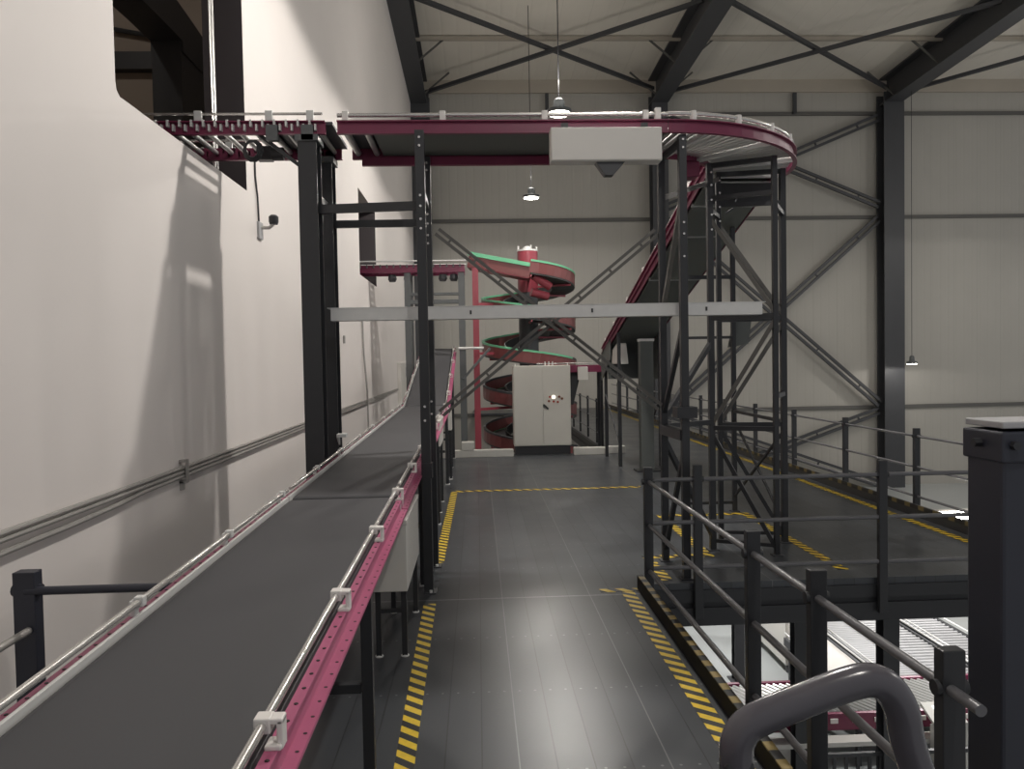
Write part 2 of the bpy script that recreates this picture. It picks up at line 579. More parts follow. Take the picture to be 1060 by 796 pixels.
tape(2.24, 3.42, 9.6, 9.7, 'yellow black tape across the floor behind the tower', 'tapex')
tape(3.32, 3.42, 7.0, 9.58, 'yellow black tape on the right deck beside the outer tower legs')
tape(5.1, 5.2, 6.9, 31.5, 'long yellow black tape along the outer edge of the right deck')

# ------------------------------------------------------------------ railings
def railing(name, label, pts, post_at, zrails=(.935, .557, .16), ph=1.06, pw=.075, r=.019, kick=None, mat='black', rmat='rail', z_foot=-.3, group='platform railings'):
    t = thing(name, label, 'railing', (post_at[0][0], post_at[0][1], 0), group)
    for (x, y) in post_at:
        m = MB().box(x - pw / 2, x + pw / 2, y - pw * .35, y + pw * .35, z_foot, ph)
        o = m.build('post', mat, t, bevel=.004)
        for z in zrails[:1]:
            MB().tube([(x - pw / 2 - .015, y, z), (x + pw / 2 + .015, y, z)], r * 1.35, 10).build('socket', mat, o, smooth=True)
    for z in zrails:
        MB().tube([(p[0], p[1], z) for p in pts], r, 10).build('rail', rmat, t, smooth=True)
    return t

rt = railing('railing', 'black railing with three bars along the right side of the walkway', [(1.475, 2.2), (1.455, 6.58)],
             [(1.45, 6.58), (1.466, 4.09), (1.472, 3.31), (1.485, 2.37)])
# kick plate with striped top edge
k = MB()
k.box(1.35, 1.362, 2.1, 6.6, 0, .115)
ko = k.build('kick_plate', 'matte', rt)
MB().box(1.35, 1.4, 2.1, 6.6, .115, .123).build('striped_edge', 'tapeedge', ko)
rt = railing('railing', 'black railing with three bars along the front edge of the right deck', [(1.5, 6.66), (5.4, 6.66)],
             [(1.905, 6.66), (3.56, 6.66), (5.36, 6.66)])
rp = [(5.5, 7.58 + 1.88 * k) for k in range(13)]
rt = railing('railing', 'long railing with thin bars along the outer edge of the right deck', [(5.5, 6.9), (5.5, 31.5)], rp, zrails=(.96, .57, .2), r=.016)
k = MB()
k.box(5.33, 5.35, 6.85, 31.5, 0, .15)
ko = k.build('kick_plate', 'black', rt)
MB().box(5.322, 5.33, 6.9, 31.4, .1, .15).build('striped_edge', 'tapefar', ko)
rt = railing('railing', 'distant railing across the far end of the deck beyond the spiral', [(-.1, 31.9), (5.2, 31.9)],
             [(-.1 + .75 * k, 31.9) for k in range(8)], zrails=(1.0, .6, .25), r=.02, pw=.1)
k = MB().box(-.1, 5.2, 31.7, 31.75, 0, .2).build('kick_plate', 'black', rt)
rt = railing('railing', 'railing beside the opening right of the spiral chute', [(2.84, 16.9), (2.84, 28.9)],
             [(2.84, 16.9 + 1.5 * k) for k in range(9)], zrails=(1.0, .6, .25), r=.012, pw=.05, z_foot=-.1)
rt = railing('railing', 'dark railing with one bar between the near belt conveyor and the white wall', [(-2.119, 3.66), (-1.365, 3.66)],
             [(-2.119, 3.68)], zrails=(.97,), ph=1.06, pw=.1, r=.02, mat='navy', rmat='navy', z_foot=-.3)
MB().tube([(-2.1, .2, .79), (-2.1, 3.64, .79)], .018, 10).build('rail', 'conduit', rt, smooth=True)
MB().tube([(-2.1, .2, .35), (-2.1, 3.64, .35)], .018, 10).build('rail', 'conduit', rt, smooth=True)

# bent stair handrail close to the camera
t = thing('handrail', 'thick grey bent tube handrail in the lower right foreground', 'handrail', (.52, 1.6, 0))
def smooth_path(c, n=6):
    c = [V(p) for p in c]
    out = []
    for i in range(len(c) - 1):
        p0, p1, p2, p3 = c[max(i - 1, 0)], c[i], c[i + 1], c[min(i + 2, len(c) - 1)]
        for k in range(n):
            u = k / n
            out.append(.5 * ((2 * p1) + (p2 - p0) * u + (2 * p0 - 5 * p1 + 4 * p2 - p3) * u * u + (3 * p1 - p0 - 3 * p2 + p3) * u ** 3))
    out.append(c[-1])
    return out
hp = smooth_path([(.536, 1.6, 1.13), (.537, 1.6, 1.175), (.556, 1.6, 1.21), (.59, 1.6, 1.23), (.66, 1.6, 1.256), (.77, 1.6, 1.293), (.83, 1.6, 1.302), (.87, 1.6, 1.28), (.897, 1.6, 1.232), (.91, 1.6, 1.165), (.945, 1.6, 1.05), (.965, 1.6, .95)], 6)
MB().tube(hp, .036, 18, up=(0, 1, 0)).build('top_tube', 'pipe', t, smooth=True)
MB().tube([(.964, 1.6, .96), (.985, 1.6, .5), (.99, 1.6, 0)], .036, 16, up=(0, 1, 0)).build('leg', 'pipe', t, smooth=True)
m = MB().box(.504, .568, 1.568, 1.632, 0, 1.15)
m.build('leg', 'black', t, bevel=.012)

# massive dark column with capped top
t = thing('capped_post', 'massive dark square post with bolted collar and pale cap, right foreground', 'post', (1.85, 2.6, LZ))
px0, px1, py0, py1 = 1.735, 1.96, 2.48, 2.67
MB().box(px0, px1, py0, py1, LZ + .02, 1.735).build('shaft', 'navy', t, bevel=.012)
c = MB().box(px0 - .01, px1 + .01, py0 - .012, py1 + .01, 1.63, 1.735).build('collar', 'navy', t, bevel=.008)
for bx in (px0 + .03, px1 - .03):
    MB().tube([(bx, py0 - .01, 1.69), (bx, py0 - .032, 1.69)], .016, 6).build('bolt', 'black', c)
MB().tube([(px0 - .01, py0 + .1, 1.69), (px0 - .035, py0 + .1, 1.69)], .016, 6).build('bolt', 'black', c)
MB().box(px0 - .003, px1 + .003, py0 - .006, py1 + .004, 1.745, 1.768).build('cap', 'label', t, bevel=.004)
MB().box(px0 - .08, px1 + .08, py0 - .08, py1 + .08, LZ, LZ + .02).build('base_plate', 'navy', t)

# ------------------------------------------------------------------ ground level belt conveyors
BL, BR = -1.29, -.55
def ztop(y):
    if y <= 13.5:
        return 1.013 + .0175 * y
    return 1.013 + .0175 * 13.5 + .2085 * (y - 13.5)

def side_rail(t, side, y0, y1, holes=True, step=.1):
    xi = BR + .005 if side > 0 else BL - .005
    s = side
    m = MB()
    # C channel open to the outside, swept along the slope
    prof = [(0, 0), (.034, 0), (.034, -.01), (.012, -.012), (.012, -.098), (.052, -.10), (.052, -.112), (0, -.112)]
    a, b = [], []
    for u, v in prof:
        a.append(m.bm.verts.new((xi + s * u, y0, ztop(y0) + v)))
        b.append(m.bm.verts.new((xi + s * u, y1, ztop(y1) + v)))
    n = len(prof)
    m.face(a)
    m.face(b[::-1])
    for i in range(n):
        m.face([a[i], a[(i + 1) % n], b[(i + 1) % n], b[i]])
    if holes:
        m.mat(1)
        y = y0 + .06
        while y < min(y1, 9) - .05:
            z = ztop(y)
            m.lathe((xi + s * .02, y, z), [(.0065, -.001), (.0065, .002)], 6)
            m.lathe((xi + s * .036, y + .03, z - .1), [(.0065, -.001), (.0065, .002)], 6)
            y += step
    return m.build('side_rail', ['magenta', 'blackbolt'], t)

def guard_tube(t, side, y0, y1):
    x = BR - .003 if side > 0 else BL + .002
    o = MB().tube([(x, y0, ztop(y0) + .055), (x, y1, ztop(y1) + .055)], .013, 10).build('guard_tube', 'chrome', t, smooth=True)
    return o

def clamp(t, side, y):
    x = BR - .003 if side > 0 else BL + .002
    z = ztop(y)
    s = side
    m = MB()
    if s > 0:
        m.box(x - .02, x + .022, y - .024, y + .024, z + .036, z + .076)
        m.box(x + .018, x + .052, y - .022, y + .022, z + .058, z + .074)
        m.box(x + .036, x + .052, y - .022, y + .022, z - .004, z + .07)
        m.box(x + .008, x + .05, y - .034, y + .022, z - .002, z + .012)
    else:
        m.box(x - .018, x + .018, y - .018, y + .018, z + .036, z + .074)
        m.box(x - .034, x - .012, y - .018, y + .018, z - .002, z + .06)
    m.build('clamp', 'clamp' if s > 0 else 'galv', t, bevel=.004)

def conveyor(label, y0, y1, legs, clamps, nroll=True):
    t = thing('belt_conveyor', label, 'conveyor', ((BL + BR) / 2, (y0 + y1) / 2, 0), 'belt conveyor line beside the white wall')
    m = MB()
    e = .02
    pts = [(y0 + .03, ztop(y0)), (y1 - .03, ztop(y1))]
    z0, z1 = ztop(y0) - .008, ztop(y1) - .008
    m.hexa([(BL + e * .3, y0 + .01, z0 - .09), (BR - e * .3, y0 + .01, z0 - .09), (BR - e * .3, y1 - .01, z1 - .09), (BL + e * .3, y1 - .01, z1 - .09),
            (BL + e * .3, y0 + .01, z0), (BR - e * .3, y0 + .01, z0), (BR - e * .3, y1 - .01, z1), (BL + e * .3, y1 - .01, z1)])
    m.build('belt', 'belt', t, bevel=.03)
    for s in (1, -1):
        side_rail(t, s, y0, y1)
        guard_tube(t, s, y0 + .03, y1 - .03)
        for y in clamps:
            clamp(t, s, y)
    m = MB()
    m.hexa([(BL - .012, y0, ztop(y0) - .05), (BL + .003, y0, ztop(y0) - .05), (BL + .003, y1, ztop(y1) - .05), (BL - .012, y1, ztop(y1) - .05),
            (BL - .012, y0, ztop(y0) + .004), (BL + .003, y0, ztop(y0) + .004), (BL + .003, y1, ztop(y1) + .004), (BL - .012, y1, ztop(y1) + .004)])
    m.build('edge_trim', 'galv', t)
    m = MB()
    for y, z in ((y0 + .06, z0), (y1 - .06, z1)):
        m.tube([(BL - .02, y, z - .05), (BR + .02, y, z - .05)], .04, 12)
    m.build('end_roller', 'roller', t, smooth=True)
    for y in legs:
        zt = ztop(y) - .112
        for x in (BL - .03, BR + .03):
            lg = MB().box(x - .025, x + .025, y - .025, y + .025, .01, zt).build('leg', 'black', t)
            MB().box(x - .035, x + .035, y - .035, y + .035, 0, .012).build('foot', 'galv', lg)
        MB().box(BL, BR, y - .02, y + .02, .52, .56).build('crossbar', 'black', t)
    return t
conveyor('near belt conveyor with pink side rails running out of the lower left frame', -.6, 5.24, [0.2, 3.47], [.9, 1.94, 2.95, 4.0, 5.08])
conveyor('second belt conveyor of the line, beside the left steel post', 5.27, 13.48, [6.9, 9.5, 12.6], [6.2, 7.3, 8.4, 9.5, 10.6, 11.7, 12.8])
conveyor('inclined far belt conveyor climbing toward the spiral chute', 13.52, 18.7, [14.6, 16.0], [14.2, 15.6, 17.0, 18.2])
o = [c for c in bpy.data.objects if c.name.startswith('belt_conveyor')]

def enclosure(label, x0, x1, y0, y1, z0, z1, legs=True, cat='control box'):
    t = thing('control_box', label, cat, ((x0 + x1) / 2, (y0 + y1) / 2, 0), 'pale control boxes under the belt line')
    b = MB().box(x0, x1, y0, y1, z0, z1 - .02).build('body', 'box', t, bevel=.006)
    MB().box(x0 - .006, x1 + .006, y0 - .006, y1 + .006, z1 - .035, z1).build('lid', 'box', t, bevel=.005)
    m = MB()
    m.tube([(x0 + .08, y0 - .004, z1 - .06), (x0 + .08, y0 - .004, z1 + .02), (x0 + .05, y0 + .06, z1 + .05)], .007, 6)
    m.build('cable', 'black', t, smooth=True)
    if legs:
        for y in (y0 + .05, y1 - .05):
            for x in (x0 + .03, x1 - .03):
                lg = MB().box(x - .018, x + .018, y - .018, y + .018, .008, z0).build('leg', 'black', t)
                MB().lathe((x, y, 0), [(.028, 0), (.028, .006), (.018, .012)], 12).build('foot', 'galv', lg)
        MB().box(x0 + .03, x1 - .03, y0 + .04, y0 + .06, .3, .325).build('crossbar', 'black', t)
    return t
enclosure('large white control box tucked under the belt conveyor, nearest to the camera', -.735, -.5, 5.2, 6.22, .455, .94)
enclosure('small white control box under the belt line before the two farther columns', -.63, -.505, 10.2, 11.1, .885, 1.225)
enclosure('smallest white control box on the belt line, farthest back', -.56, -.455, 13.1, 13.4, .84, 1.2)

# ------------------------------------------------------------------ overhead line
RF, RR = 6.82, 7.62     # front and rear rails
def cprof_bar(m, p, q, side, hgt=.11, fl=.045, t=.01):
    """C channel between p and q (top inner edge), flanges on `side` (unit vec)"""
    p, q, s = V(p), V(q), V(side)
    z = V((0, 0, 1))
    prof = [(0, 0), (fl, 0), (fl, -t), (t, -t), (t, -hgt + t), (fl, -hgt + t), (fl, -hgt), (0, -hgt)]
    a = [m.bm.verts.new(p + s * u + z * v) for u, v in prof]
    b = [m.bm.verts.new(q + s * u + z * v) for u, v in prof]
    n = len(prof)
    m.face(a)
    m.face(b[::-1])
    for i in range(n):
        m.face([a[i], a[(i + 1) % n], b[(i + 1) % n], b[i]])

t = thing('roller_conveyor', 'overhead roller conveyor passing through the near wall opening', 'conveyor', (-2.6, 7.2, 4.0))
ZT = 4.095
for y, s in ((RF, -1), (RR, 1)):
    m = MB()
    cprof_bar(m, (-5.2, y, ZT), (-1.27, y, ZT), (0, s, 0), .115)
    m.mat(1)
    for k in range(38):
        x = -5.1 + k * .1
        m.box(x - .009, x + .009, min(y, y + s * .05), max(y, y + s * .05), ZT - .05, ZT + .008)
        m.box(x + .04, x + .055, min(y, y + s * .05), max(y, y + s * .05), ZT - .085, ZT - .03)
    m.build('side_rail', ['maroon', 'galv'], t)
    MB().tube([(-5.0, y, ZT + .07), (-1.3, y, ZT + .07)], .012, 8).build('guard_tube', 'chrome', t, smooth=True)
    for x in (-4.2, -3.2, -2.35, -1.75, -1.4):
        MB().box(x - .03, x + .03, min(y, y + s * .03), max(y, y + s * .03), ZT, ZT + .09).build('clamp', 'galv', t)
ro = MB().tube([(-1.34, RF + .01, ZT - .05), (-1.34, RR - .01, ZT - .05)], .023, 10).build('roller', 'roller', t, smooth=True)
for k in range(1, 26):
    part_copy(ro, (-.14 * k, 0, 0))
m = MB()
m.box(-1.95, -1.82, RF + .3, RF + .4, ZT - .24, ZT - .12)
m.tube([(-1.82, RF + .35, ZT - .18), (-1.72, RF + .35, ZT - .18)], .06, 12)
m.build('motor', 'black', t)
for (x, y) in ((-1.42, RF - .06), (-1.38, RR + .0), (-1.72, RF - .06)):
    MB().box(x - .05, x + .05, y - .0, y + .07, ZT - .17, ZT - .04).build('mounting_plate', 'greysteel', t)
MB().box(-1.8, -1.215, RF + .012, RR - .012, ZT - .022, ZT + .004).build('shadow_plate', 'strut', t)  # unseen plate added over the rollers to make the wall shadow solid
m = MB()
for k in range(4):
    c = V((-1.9, RF - .02, ZT - .24))
    m.tube([c + V(((.055 + .01 * k) * math.cos(a * PI / 5), .012 * k, (.07 + .008 * k) * math.sin(a * PI / 5))) for a in range(11)], .007, 6, up=(0, 1, 0))
m.build('coiled_cable', 'black', t, smooth=True)

t = thing('belt_conveyor', 'straight overhead belt conveyor with shade-darkened magenta side rails and silver guard tube', 'conveyor', (.3, 7.2, 4.0))
X0, X1 = -1.17, 1.72
for y, s in ((RF, -1), (RR, 1)):
    m = MB()
    cprof_bar(m, (X0, y, ZT), (X1, y, ZT), (0, s, 0), .115)
    m.build('side_rail', 'maroon', t)
    MB().tube([(X0, y, ZT + .055), (X1, y, ZT + .055)], .018, 10).build('guard_tube', 'chrome', t, smooth=True)
    for x in (-1.1, -.26, .63, 1.52, 1.63):
        MB().box(x - .025, x + .025, y - .03, y + .03, ZT, ZT + (.105 if x == 1.63 else .085)).build('clamp', 'clamp', t, bevel=.003)
MB().box(X0 + .3, X1, RF + .012, RR - .012, ZT - .09, ZT - .019).build('belt', 'beltdark', t, bevel=.01)
m = MB()
for x in (X0 + .06, X0 + .24):
    m.tube([(x, RF + .01, ZT - .06), (x, RR - .01, ZT - .06)], .03, 12)
m.build('end_roller', 'roller', t, smooth=True)
MB().box(X0 + .1, X1, RR - .06, RR - .01, ZT - .19, ZT - .115).build('under_rail', 'maroon', t)
MB().box(X0 + .04, X1, RF + .012, RR - .012, ZT - .018, ZT - .006).build('belt', 'belt', t)  # thin slab added above the end rollers to block light from the wall

# white box hung on the front rail
t = thing('control_box', 'long white control box hung on the front of the overhead conveyor', 'control box', (1.16, 6.68, 3.72))
MB().box(.66, 1.615, 6.6, 6.76, 3.69, 3.975).build('body', 'box', t, bevel=.008)
MB().box(.667, 1.608, 6.592, 6.6, 3.697, 3.968).build('cover', 'box', t, bevel=.003)
m = MB()
m.prism([(1.05, 3.69), (1.3, 3.69), (1.2, 3.58), (1.13, 3.58)], 'y', 6.64, 6.74)
m.build('cable_gland_bracket', 'strut', t)
m = MB()
for x in (.8, 1.5):
    m.box(x - .03, x + .03, 6.76, 6.774, 3.93, 4.06)
m.build('hanger', 'black', t)

# curved roller section
CC = V((1.72, 8.5, 0))
RO, RI = 8.5 - RF, 8.5 - RR
t = thing('curved_roller_conveyor', 'overhead quarter circle roller conveyor at the right end of the line', 'conveyor', (2.9, 7.6, 4.0))
def arcp(r, z, a0=-90, a1=0, n=18):
    return [(CC.x + r * math.cos(math.radians(a0 + (a1 - a0) * k / n)), CC.y + r * math.sin(math.radians(a0 + (a1 - a0) * k / n)), z) for k in range(n + 1)]
# travel counter clockwise: side = travel x up points outward
po = [(0, 0), (.045, 0), (.045, -.01), (.01, -.01), (.01, -.105), (.045, -.105), (.045, -.115), (0, -.115)]
MB().sweep(arcp(RO, ZT, -89.8), po).build('side_rail', 'maroon', t)
MB().sweep(arcp(RI, ZT, -89.8), [(-u, v) for u, v in po]).build('side_rail', 'maroon', t)
g = MB().tube(arcp(RO + .0, ZT + .06, -89.8), .02, 10).build('guard_tube', 'chrome', t, smooth=True)
MB().tube(arcp(RI, ZT + .06, -89.8), .014, 8).build('guard_tube', 'chrome', t, smooth=True)
for a in (-82, -66, -50, -34, -18, -3):
    c = V((CC.x + RO * math.cos(math.radians(a)), CC.y + RO * math.sin(math.radians(a)), ZT))
    MB().lathe(c, [(.03, 0), (.03, .085)], 10).build('clamp', 'clamp', t)
first = None
for k in range(30):
    a = math.radians(-88.5 + 3.0 * k)
    d = V((math.cos(a), math.sin(a), 0))
    m = MB().tube([CC + d * (RI + .01) + V((0, 0, ZT - .055)), CC + d * (RO - .01) + V((0, 0, ZT - .055))], .022, 8)
    m.build('roller', 'roller', t, smooth=True)
m = MB()
for k in (3, 12, 21, 29):
    a = math.radians(-87 + 3 * k)
    d = V((math.cos(a), math.sin(a), 0))
    m.bar(CC + d * (RI) + V((0, 0, ZT - .1)), CC + d * (RO) + V((0, 0, ZT - .1)), .025, .04)
m.build('cross_member', 'galv', t)
m = MB()
m.box(2.1, 2.28, 7.75, 7.95, 3.82, 3.98)
m.build('motor', 'maroon', t, bevel=.02)

# inclined belt going down to the back
IX0, IX1 = CC.x + RI, CC.x + RO
def zi(y):
    return 4.2 - .272 * (y - 8.63)
t = thing('inclined_belt_conveyor', 'steep belt conveyor descending away from the curved overhead section', 'conveyor', ((IX0 + IX1) / 2, 12, 2.0))
ya, yb = 8.56, 15.9
def slab(m, x0, x1, y0, y1, dz0, dz1):
    return m.hexa([(x0, y0, zi(y0) + dz0), (x1, y0, zi(y0) + dz0), (x1, y1, zi(y1) + dz0), (x0, y1, zi(y1) + dz0),
                   (x0, y0, zi(y0) + dz1), (x1, y0, zi(y0) + dz1), (x1, y1, zi(y1) + dz1), (x0, y1, zi(y1) + dz1)])
slab(MB(), IX0 + .01, IX1 - .01, ya, yb, -.1, -.02).build('belt', 'beltdark', t)
slab(MB(), IX0 + .03, IX1 - .03, ya + .2, yb - .2, -.22, -.19).build('under_pan', 'beltdark', t)
for x, s in ((IX0, -1), (IX1, 1)):
    m = MB()
    slab(m, min(x, x + s * .012), max(x, x + s * .012), ya, yb, -.2, 0)
    slab(m, min(x, x + s * .04), max(x, x + s * .04), ya, yb, -.01, 0)
    slab(m, min(x, x + s * .04), max(x, x + s * .04), ya, yb, -.115, -.105)
    m.build('side_rail', 'maroon', t)
    MB().tube([(x, ya + .05, zi(ya + .05) + .06), (x, yb, zi(yb) + .06)], .014, 8).build('guard_tube', 'chrome', t, smooth=True)
    for y in (9.3, 10.6, 11.9, 13.2, 14.5, 15.5):
        slab(MB(), x - .025, x + .025, y - .03, y + .03, 0, .09).build('clamp', 'clamp', t)
for y in (8.75, 9.25, 10.1, 11.6):
    MB().tube([(IX0 + .01, y, zi(y) - .2), (IX1 - .01, y, zi(y) - .2)], .03, 10).build('return_roller', 'roller', t, smooth=True)
m = MB()
m.box(IX0 + .02, IX1 - .02, 8.62, 8.72, 3.72, 3.95)
m.tube([(IX0 + .35, 8.6, 3.8), (IX0 + .3, 8.58, 3.66), (IX0 + .2, 8.58, 3.6)], .012, 6)
m.build('drive_guard', 'black', t)
m = MB()
m.prism([(14.9, zi(14.9) - .5), (15.95, 1.55), (15.95, zi(15.95) - .1), (14.9, zi(14.9) - .1)], 'x', IX0 - .03, IX0 - .01)
m.prism([(14.3, 1.62), (15.95, 1.55), (15.95, zi(15.95) - .1), (14.3, zi(14.3) - .2)], 'x', IX1 - .0, IX1 + .02)
m.box(IX0, IX1, 15.3, 15.33, 1.6, 2.1)
m.build('side_panel', 'greyduct', t)
for y in (14.2, 15.7):
    for x in (IX0 + .02, IX1 - .02):
        lg = MB().box(x - .03, x + .03, y - .03, y + .03, 0, zi(y) - .2).build('leg', 'black', t)
m = MB()
m.bar((IX0, 14.2, .45), (IX0, 15.7, 1.3), .02, .02)
m.bar((IX1, 14.2, 1.3), (IX1, 15.7, .3), .02, .02)
m.build('leg_brace', 'black', t)
m = MB()
m.prism([(14.2, 1.9), (15.0, 1.9), (14.9, 2.18), (14.4, 2.3)], 'x', IX0 + .02, IX0 + .2)
m.build('motor_cover', 'box', t, bevel=.02)

# tall grey column under the incline
t = thing('support_column', 'grey green box column under the descending belt', 'column', (2.99, 13.6, 0))
MB().box(2.87, 3.1, 13.5, 13.7, .02, 2.32).build('shaft', 'greyduct', t, bevel=.01)
MB().box(2.78, 3.2, 13.42, 13.78, 0, .02).build('base_plate', 'black', t)
m = MB()
m.box(2.86, 3.12, 13.49, 13.71, 2.3, 2.345)
m.build('cap', 'galv', t)
# side guard of the low cross belt
t = thing('cross_conveyor', 'level belt conveyor behind the grey cabinet feeding from the spiral', 'conveyor', (2.2, 17, 1.6))
MB().box(1.3, 2.9, 16.98, 17.58, 1.78, 1.84).build('belt', 'beltdark', t)
for y in (16.95, 17.59):
    MB().box(1.3, 2.9, y, y + .02, 1.72, 1.87).build('side_rail', 'maroon', t)
MB().tube([(1.3, 16.95, 1.92), (2.9, 16.95, 1.92)], .014, 8).build('guard_tube', 'chrome', t, smooth=True)
for x in (1.95, 2.75):
    MB().box(x - .03, x + .03, 17.05, 17.11, LZ, 1.78).build('leg', 'black', t)
    MB().box(x - .03, x + .03, 17.48, 17.54, LZ, 1.78).build('leg', 'black', t)
m = MB()
m.prism([(2.0, 1.72), (2.3, 1.72), (2.12, 1.0), (2.0, 1.0)], 'y', 17.1, 17.4)
m.build('hopper', 'black', t)
MB().box(2.2, 2.42, 16.86, 16.95, 1.55, 1.84).build('control_box', 'box', t, bevel=.008)

# ------------------------------------------------------------------ steel frames
def post_box(m, x, y, wx, wy, z0, z1):
    return m.box(x - wx / 2, x + wx / 2, y - wy / 2, y + wy / 2, z0, z1)
def plate(m, x, y, w_=.22):
    return m.box(x - w_ / 2, x + w_ / 2, y - w_ / 2, y + w_ / 2, 0, .012)

t = thing('support_gantry', 'left portal frame with two broad columns and two slim posts carrying the overhead line', 'frame', (-1.0, 7.2, 0))
for (x, y, nm) in ((-1.428, 6.88, 'f'), (-1.43, 7.6, 'r')):
    m = MB()
    hw = .08
    m.box(x - hw, x + hw, y - .1, y - .085, .01, 3.92)
    m.box(x - hw, x + hw, y + .085, y + .1, .01, 3.92)
    m.box(x - .01, x + .01, y - .085, y + .085, .01, 3.92)
    c = m.build('column', 'black', t)
    MB().box(x - .12, x + .12, y - .13, y + .13, 0, .012).build('base_plate', 'galv', c)
    MB().box(x - .1, x + .1, y - .12, y + .12, 3.92, 3.975).build('head_plate', 'greysteel', c)
m = MB()
m.box(-1.35, -1.26, 7.4, 7.5, 1.3, 1.33)
m.prism([(7.4, 1.3), (7.5, 1.3), (7.5, 1.22)], 'x', -1.35, -1.335)
m.build('bracket', 'galv', t)
for (x, y, wx) in ((-.457, 6.70, .08), (-.45, 7.55, .07)):
    c = MB().box(x - wx / 2, x + wx / 2, y - .05, y + .05, .01, 3.975).build('post', 'black', t, bevel=.004)
    MB().box(x - .04, x + .065, y - .075, y + .075, 0, .012).build('base_plate', 'strut', c)
    MB().lathe((x + .02, y - .06, .012), [(.014, 0), (.014, .02)], 8).build('anchor_bolt', 'galv', c)
    for z in (3.91, 3.84, 3.42, 3.33, 3.22, 3.14, 1.62, 1.5):
        MB().tube([(x, y - .05, z), (x, y - .062, z)], .012, 6).build('bolt', 'chrome', c)
MB().box(-.497, -.405, 6.64, 6.76, 1.0, 1.13).build('collar', 'black', t)
MB().bar((-1.35, 6.86, 3.35), (-.49, 6.74, 3.35), .04, .075).build('tie', 'black', t)
MB().bar((-1.35, 7.6, 3.35), (-.48, 7.57, 3.35), .04, .07).build('tie', 'black', t)
MB().bar((-1.5, 6.85, 3.72), (-1.85, 6.85, 4.0), .03, .03).build('knee_brace', 'black', t)
MB().bar((-.455, 6.75, 3.5), (-.455, 7.5, 3.5), .04, .06).build('tie', 'black', t)
MB().bar((-1.418, 6.98, 3.5), (-1.40, 7.5, 3.5), .04, .06).build('tie', 'black', t)

def angle_pair(m, p, q, gap=.028, w_=.022, nb=9, stitch=True):
    p, q = V(p), V(q)
    d = (q - p).normalized()
    n = d.cross(V((0, 1, 0))).normalized()
    for s in (-1, 1):
        m.bar(p + n * gap * s, q + n * gap * s, w_, .03, (0, 0, 1))
    if stitch:
        for k in range(nb):
            c = p.lerp(q, (k + .5) / nb)
            m.bar(c - n * gap, c + n * gap, .02, .02)

t = thing('cross_brace', 'large X of paired steel angles between the left posts and the tower', 'brace', (.7, 7.5, 2.4))
m = MB()
angle_pair(m, (-.36, 7.47, 3.25), (1.775, 7.47, 1.52))
m.build('diagonal', 'brace', t)
m = MB()
angle_pair(m, (-.36, 7.53, 1.5), (1.775, 7.53, 3.23), nb=7)
m.build('diagonal', 'brace', t)

t = thing('cable_tray', 'long galvanised cable tray running between the columns at mid height', 'cable tray', (.6, 7.0, 2.4))
m = MB()
zt0, zt1 = 2.385, 2.495
m.box(-1.3, 2.62, 6.99, 7.0, zt0, zt1)
m.box(-1.3, 2.62, 7.0, 7.12, zt0, zt0 + .008)
m.box(-1.3, 2.62, 7.12, 7.13, zt0, zt1)
m.build('tray', 'galv', t)
MB().box(-1.33, 2.65, 6.985, 7.135, zt1, zt1 + .006).build('cover', 'galv', t)
m = MB()
for x in (-.05, 1.05, 2.1):
    m.box(x - .008, x + .008, 6.982, 6.99, zt0 + .04, zt0 + .075)
m.build('catch', 'black', t)

t = thing('support_tower', 'black steel tower of slim posts carrying the curved conveyor on the right deck', 'frame', (2.4, 7.7, 0))
def tpost(x, y, w_, z1, nbolt=True, mat='black'):
    c = MB().box(x - w_ / 2, x + w_ / 2, y - w_ / 2, y + w_ / 2, .01, z1).build('post', mat, t, bevel=.003)
    m = MB()
    plate(m, x, y, w_ + .05)
    m.build('base_plate', 'strut', c)
    return c
PF = (1.855, 6.86)
PR = (1.82, 7.5)
P1, P2, P3, P4, P5 = (2.405, 7.86), (2.61, 8.23), (2.965, 7.57), (3.255, 8.09), (3.29, 9.8)
P5b = (2.66, 9.8)
for (x, y), w_ in ((PF, .068), (PR, .065), (P1, .06), (P2, .05), (P3, .05), (P4, .06)):
    tpost(x, y, w_, 3.975)
for (x, y), w_ in ((P5, .055), (P5b, .055)):
    tpost(x, y, w_, zi(9.8) - .23)
for (x, y), w_ in ((P1, .03), (P2, .025)):
    for z in (3.88, 3.75, 3.6, 3.45, 3.3):
        MB().tube([(x + .01, y - w_, z), (x + .01, y - w_ - .01, z)], .012, 6).build('bolt', 'chrome', t)
for z in (3.93, 3.86, 3.2, 3.1, 2.9):
    MB().tube([(PF[0], PF[1] - .034, z), (PF[0], PF[1] - .046, z)], .011, 6).build('bolt', 'chrome', t)
def tb(p, q, z0, z1, w_=.04, mat='brace'):
    m = MB().bar((p[0], p[1], z0), (q[0], q[1], z1), w_, w_)
    m.build('diagonal', mat, t)
def tt(p, q, z, w_=.045, mat='black'):
    MB().bar((p[0], p[1], z), (q[0], q[1], z), w_, w_).build('tie', mat, t)
for a, b in ((P1, P3), (P2, P4)):
    tb(a, b, 3.42, 2.44)
    tb(b, a, 2.36, 1.3)
    tb(a, b, 1.22, .06, mat='black')
    tt(a, b, 2.4, .055)
    tt(a, b, 1.27)
    tt(a, b, .1, .035)
    tt(a, b, 3.62)
    tt(a, b, 3.95)
tt(P1, P2, 3.5)
tt(P3, P4, 3.5)
tt(P3, P4, 1.6)
tt(PF, PR, 3.93)
tt(PF, PR, 1.3, .09)
tb(PF, PR, 2.32, 1.45, .04, 'black')
tb(PF, PR, 3.45, 2.45, .04)
tb(PF, PR, 1.2, .1, .04, 'black')
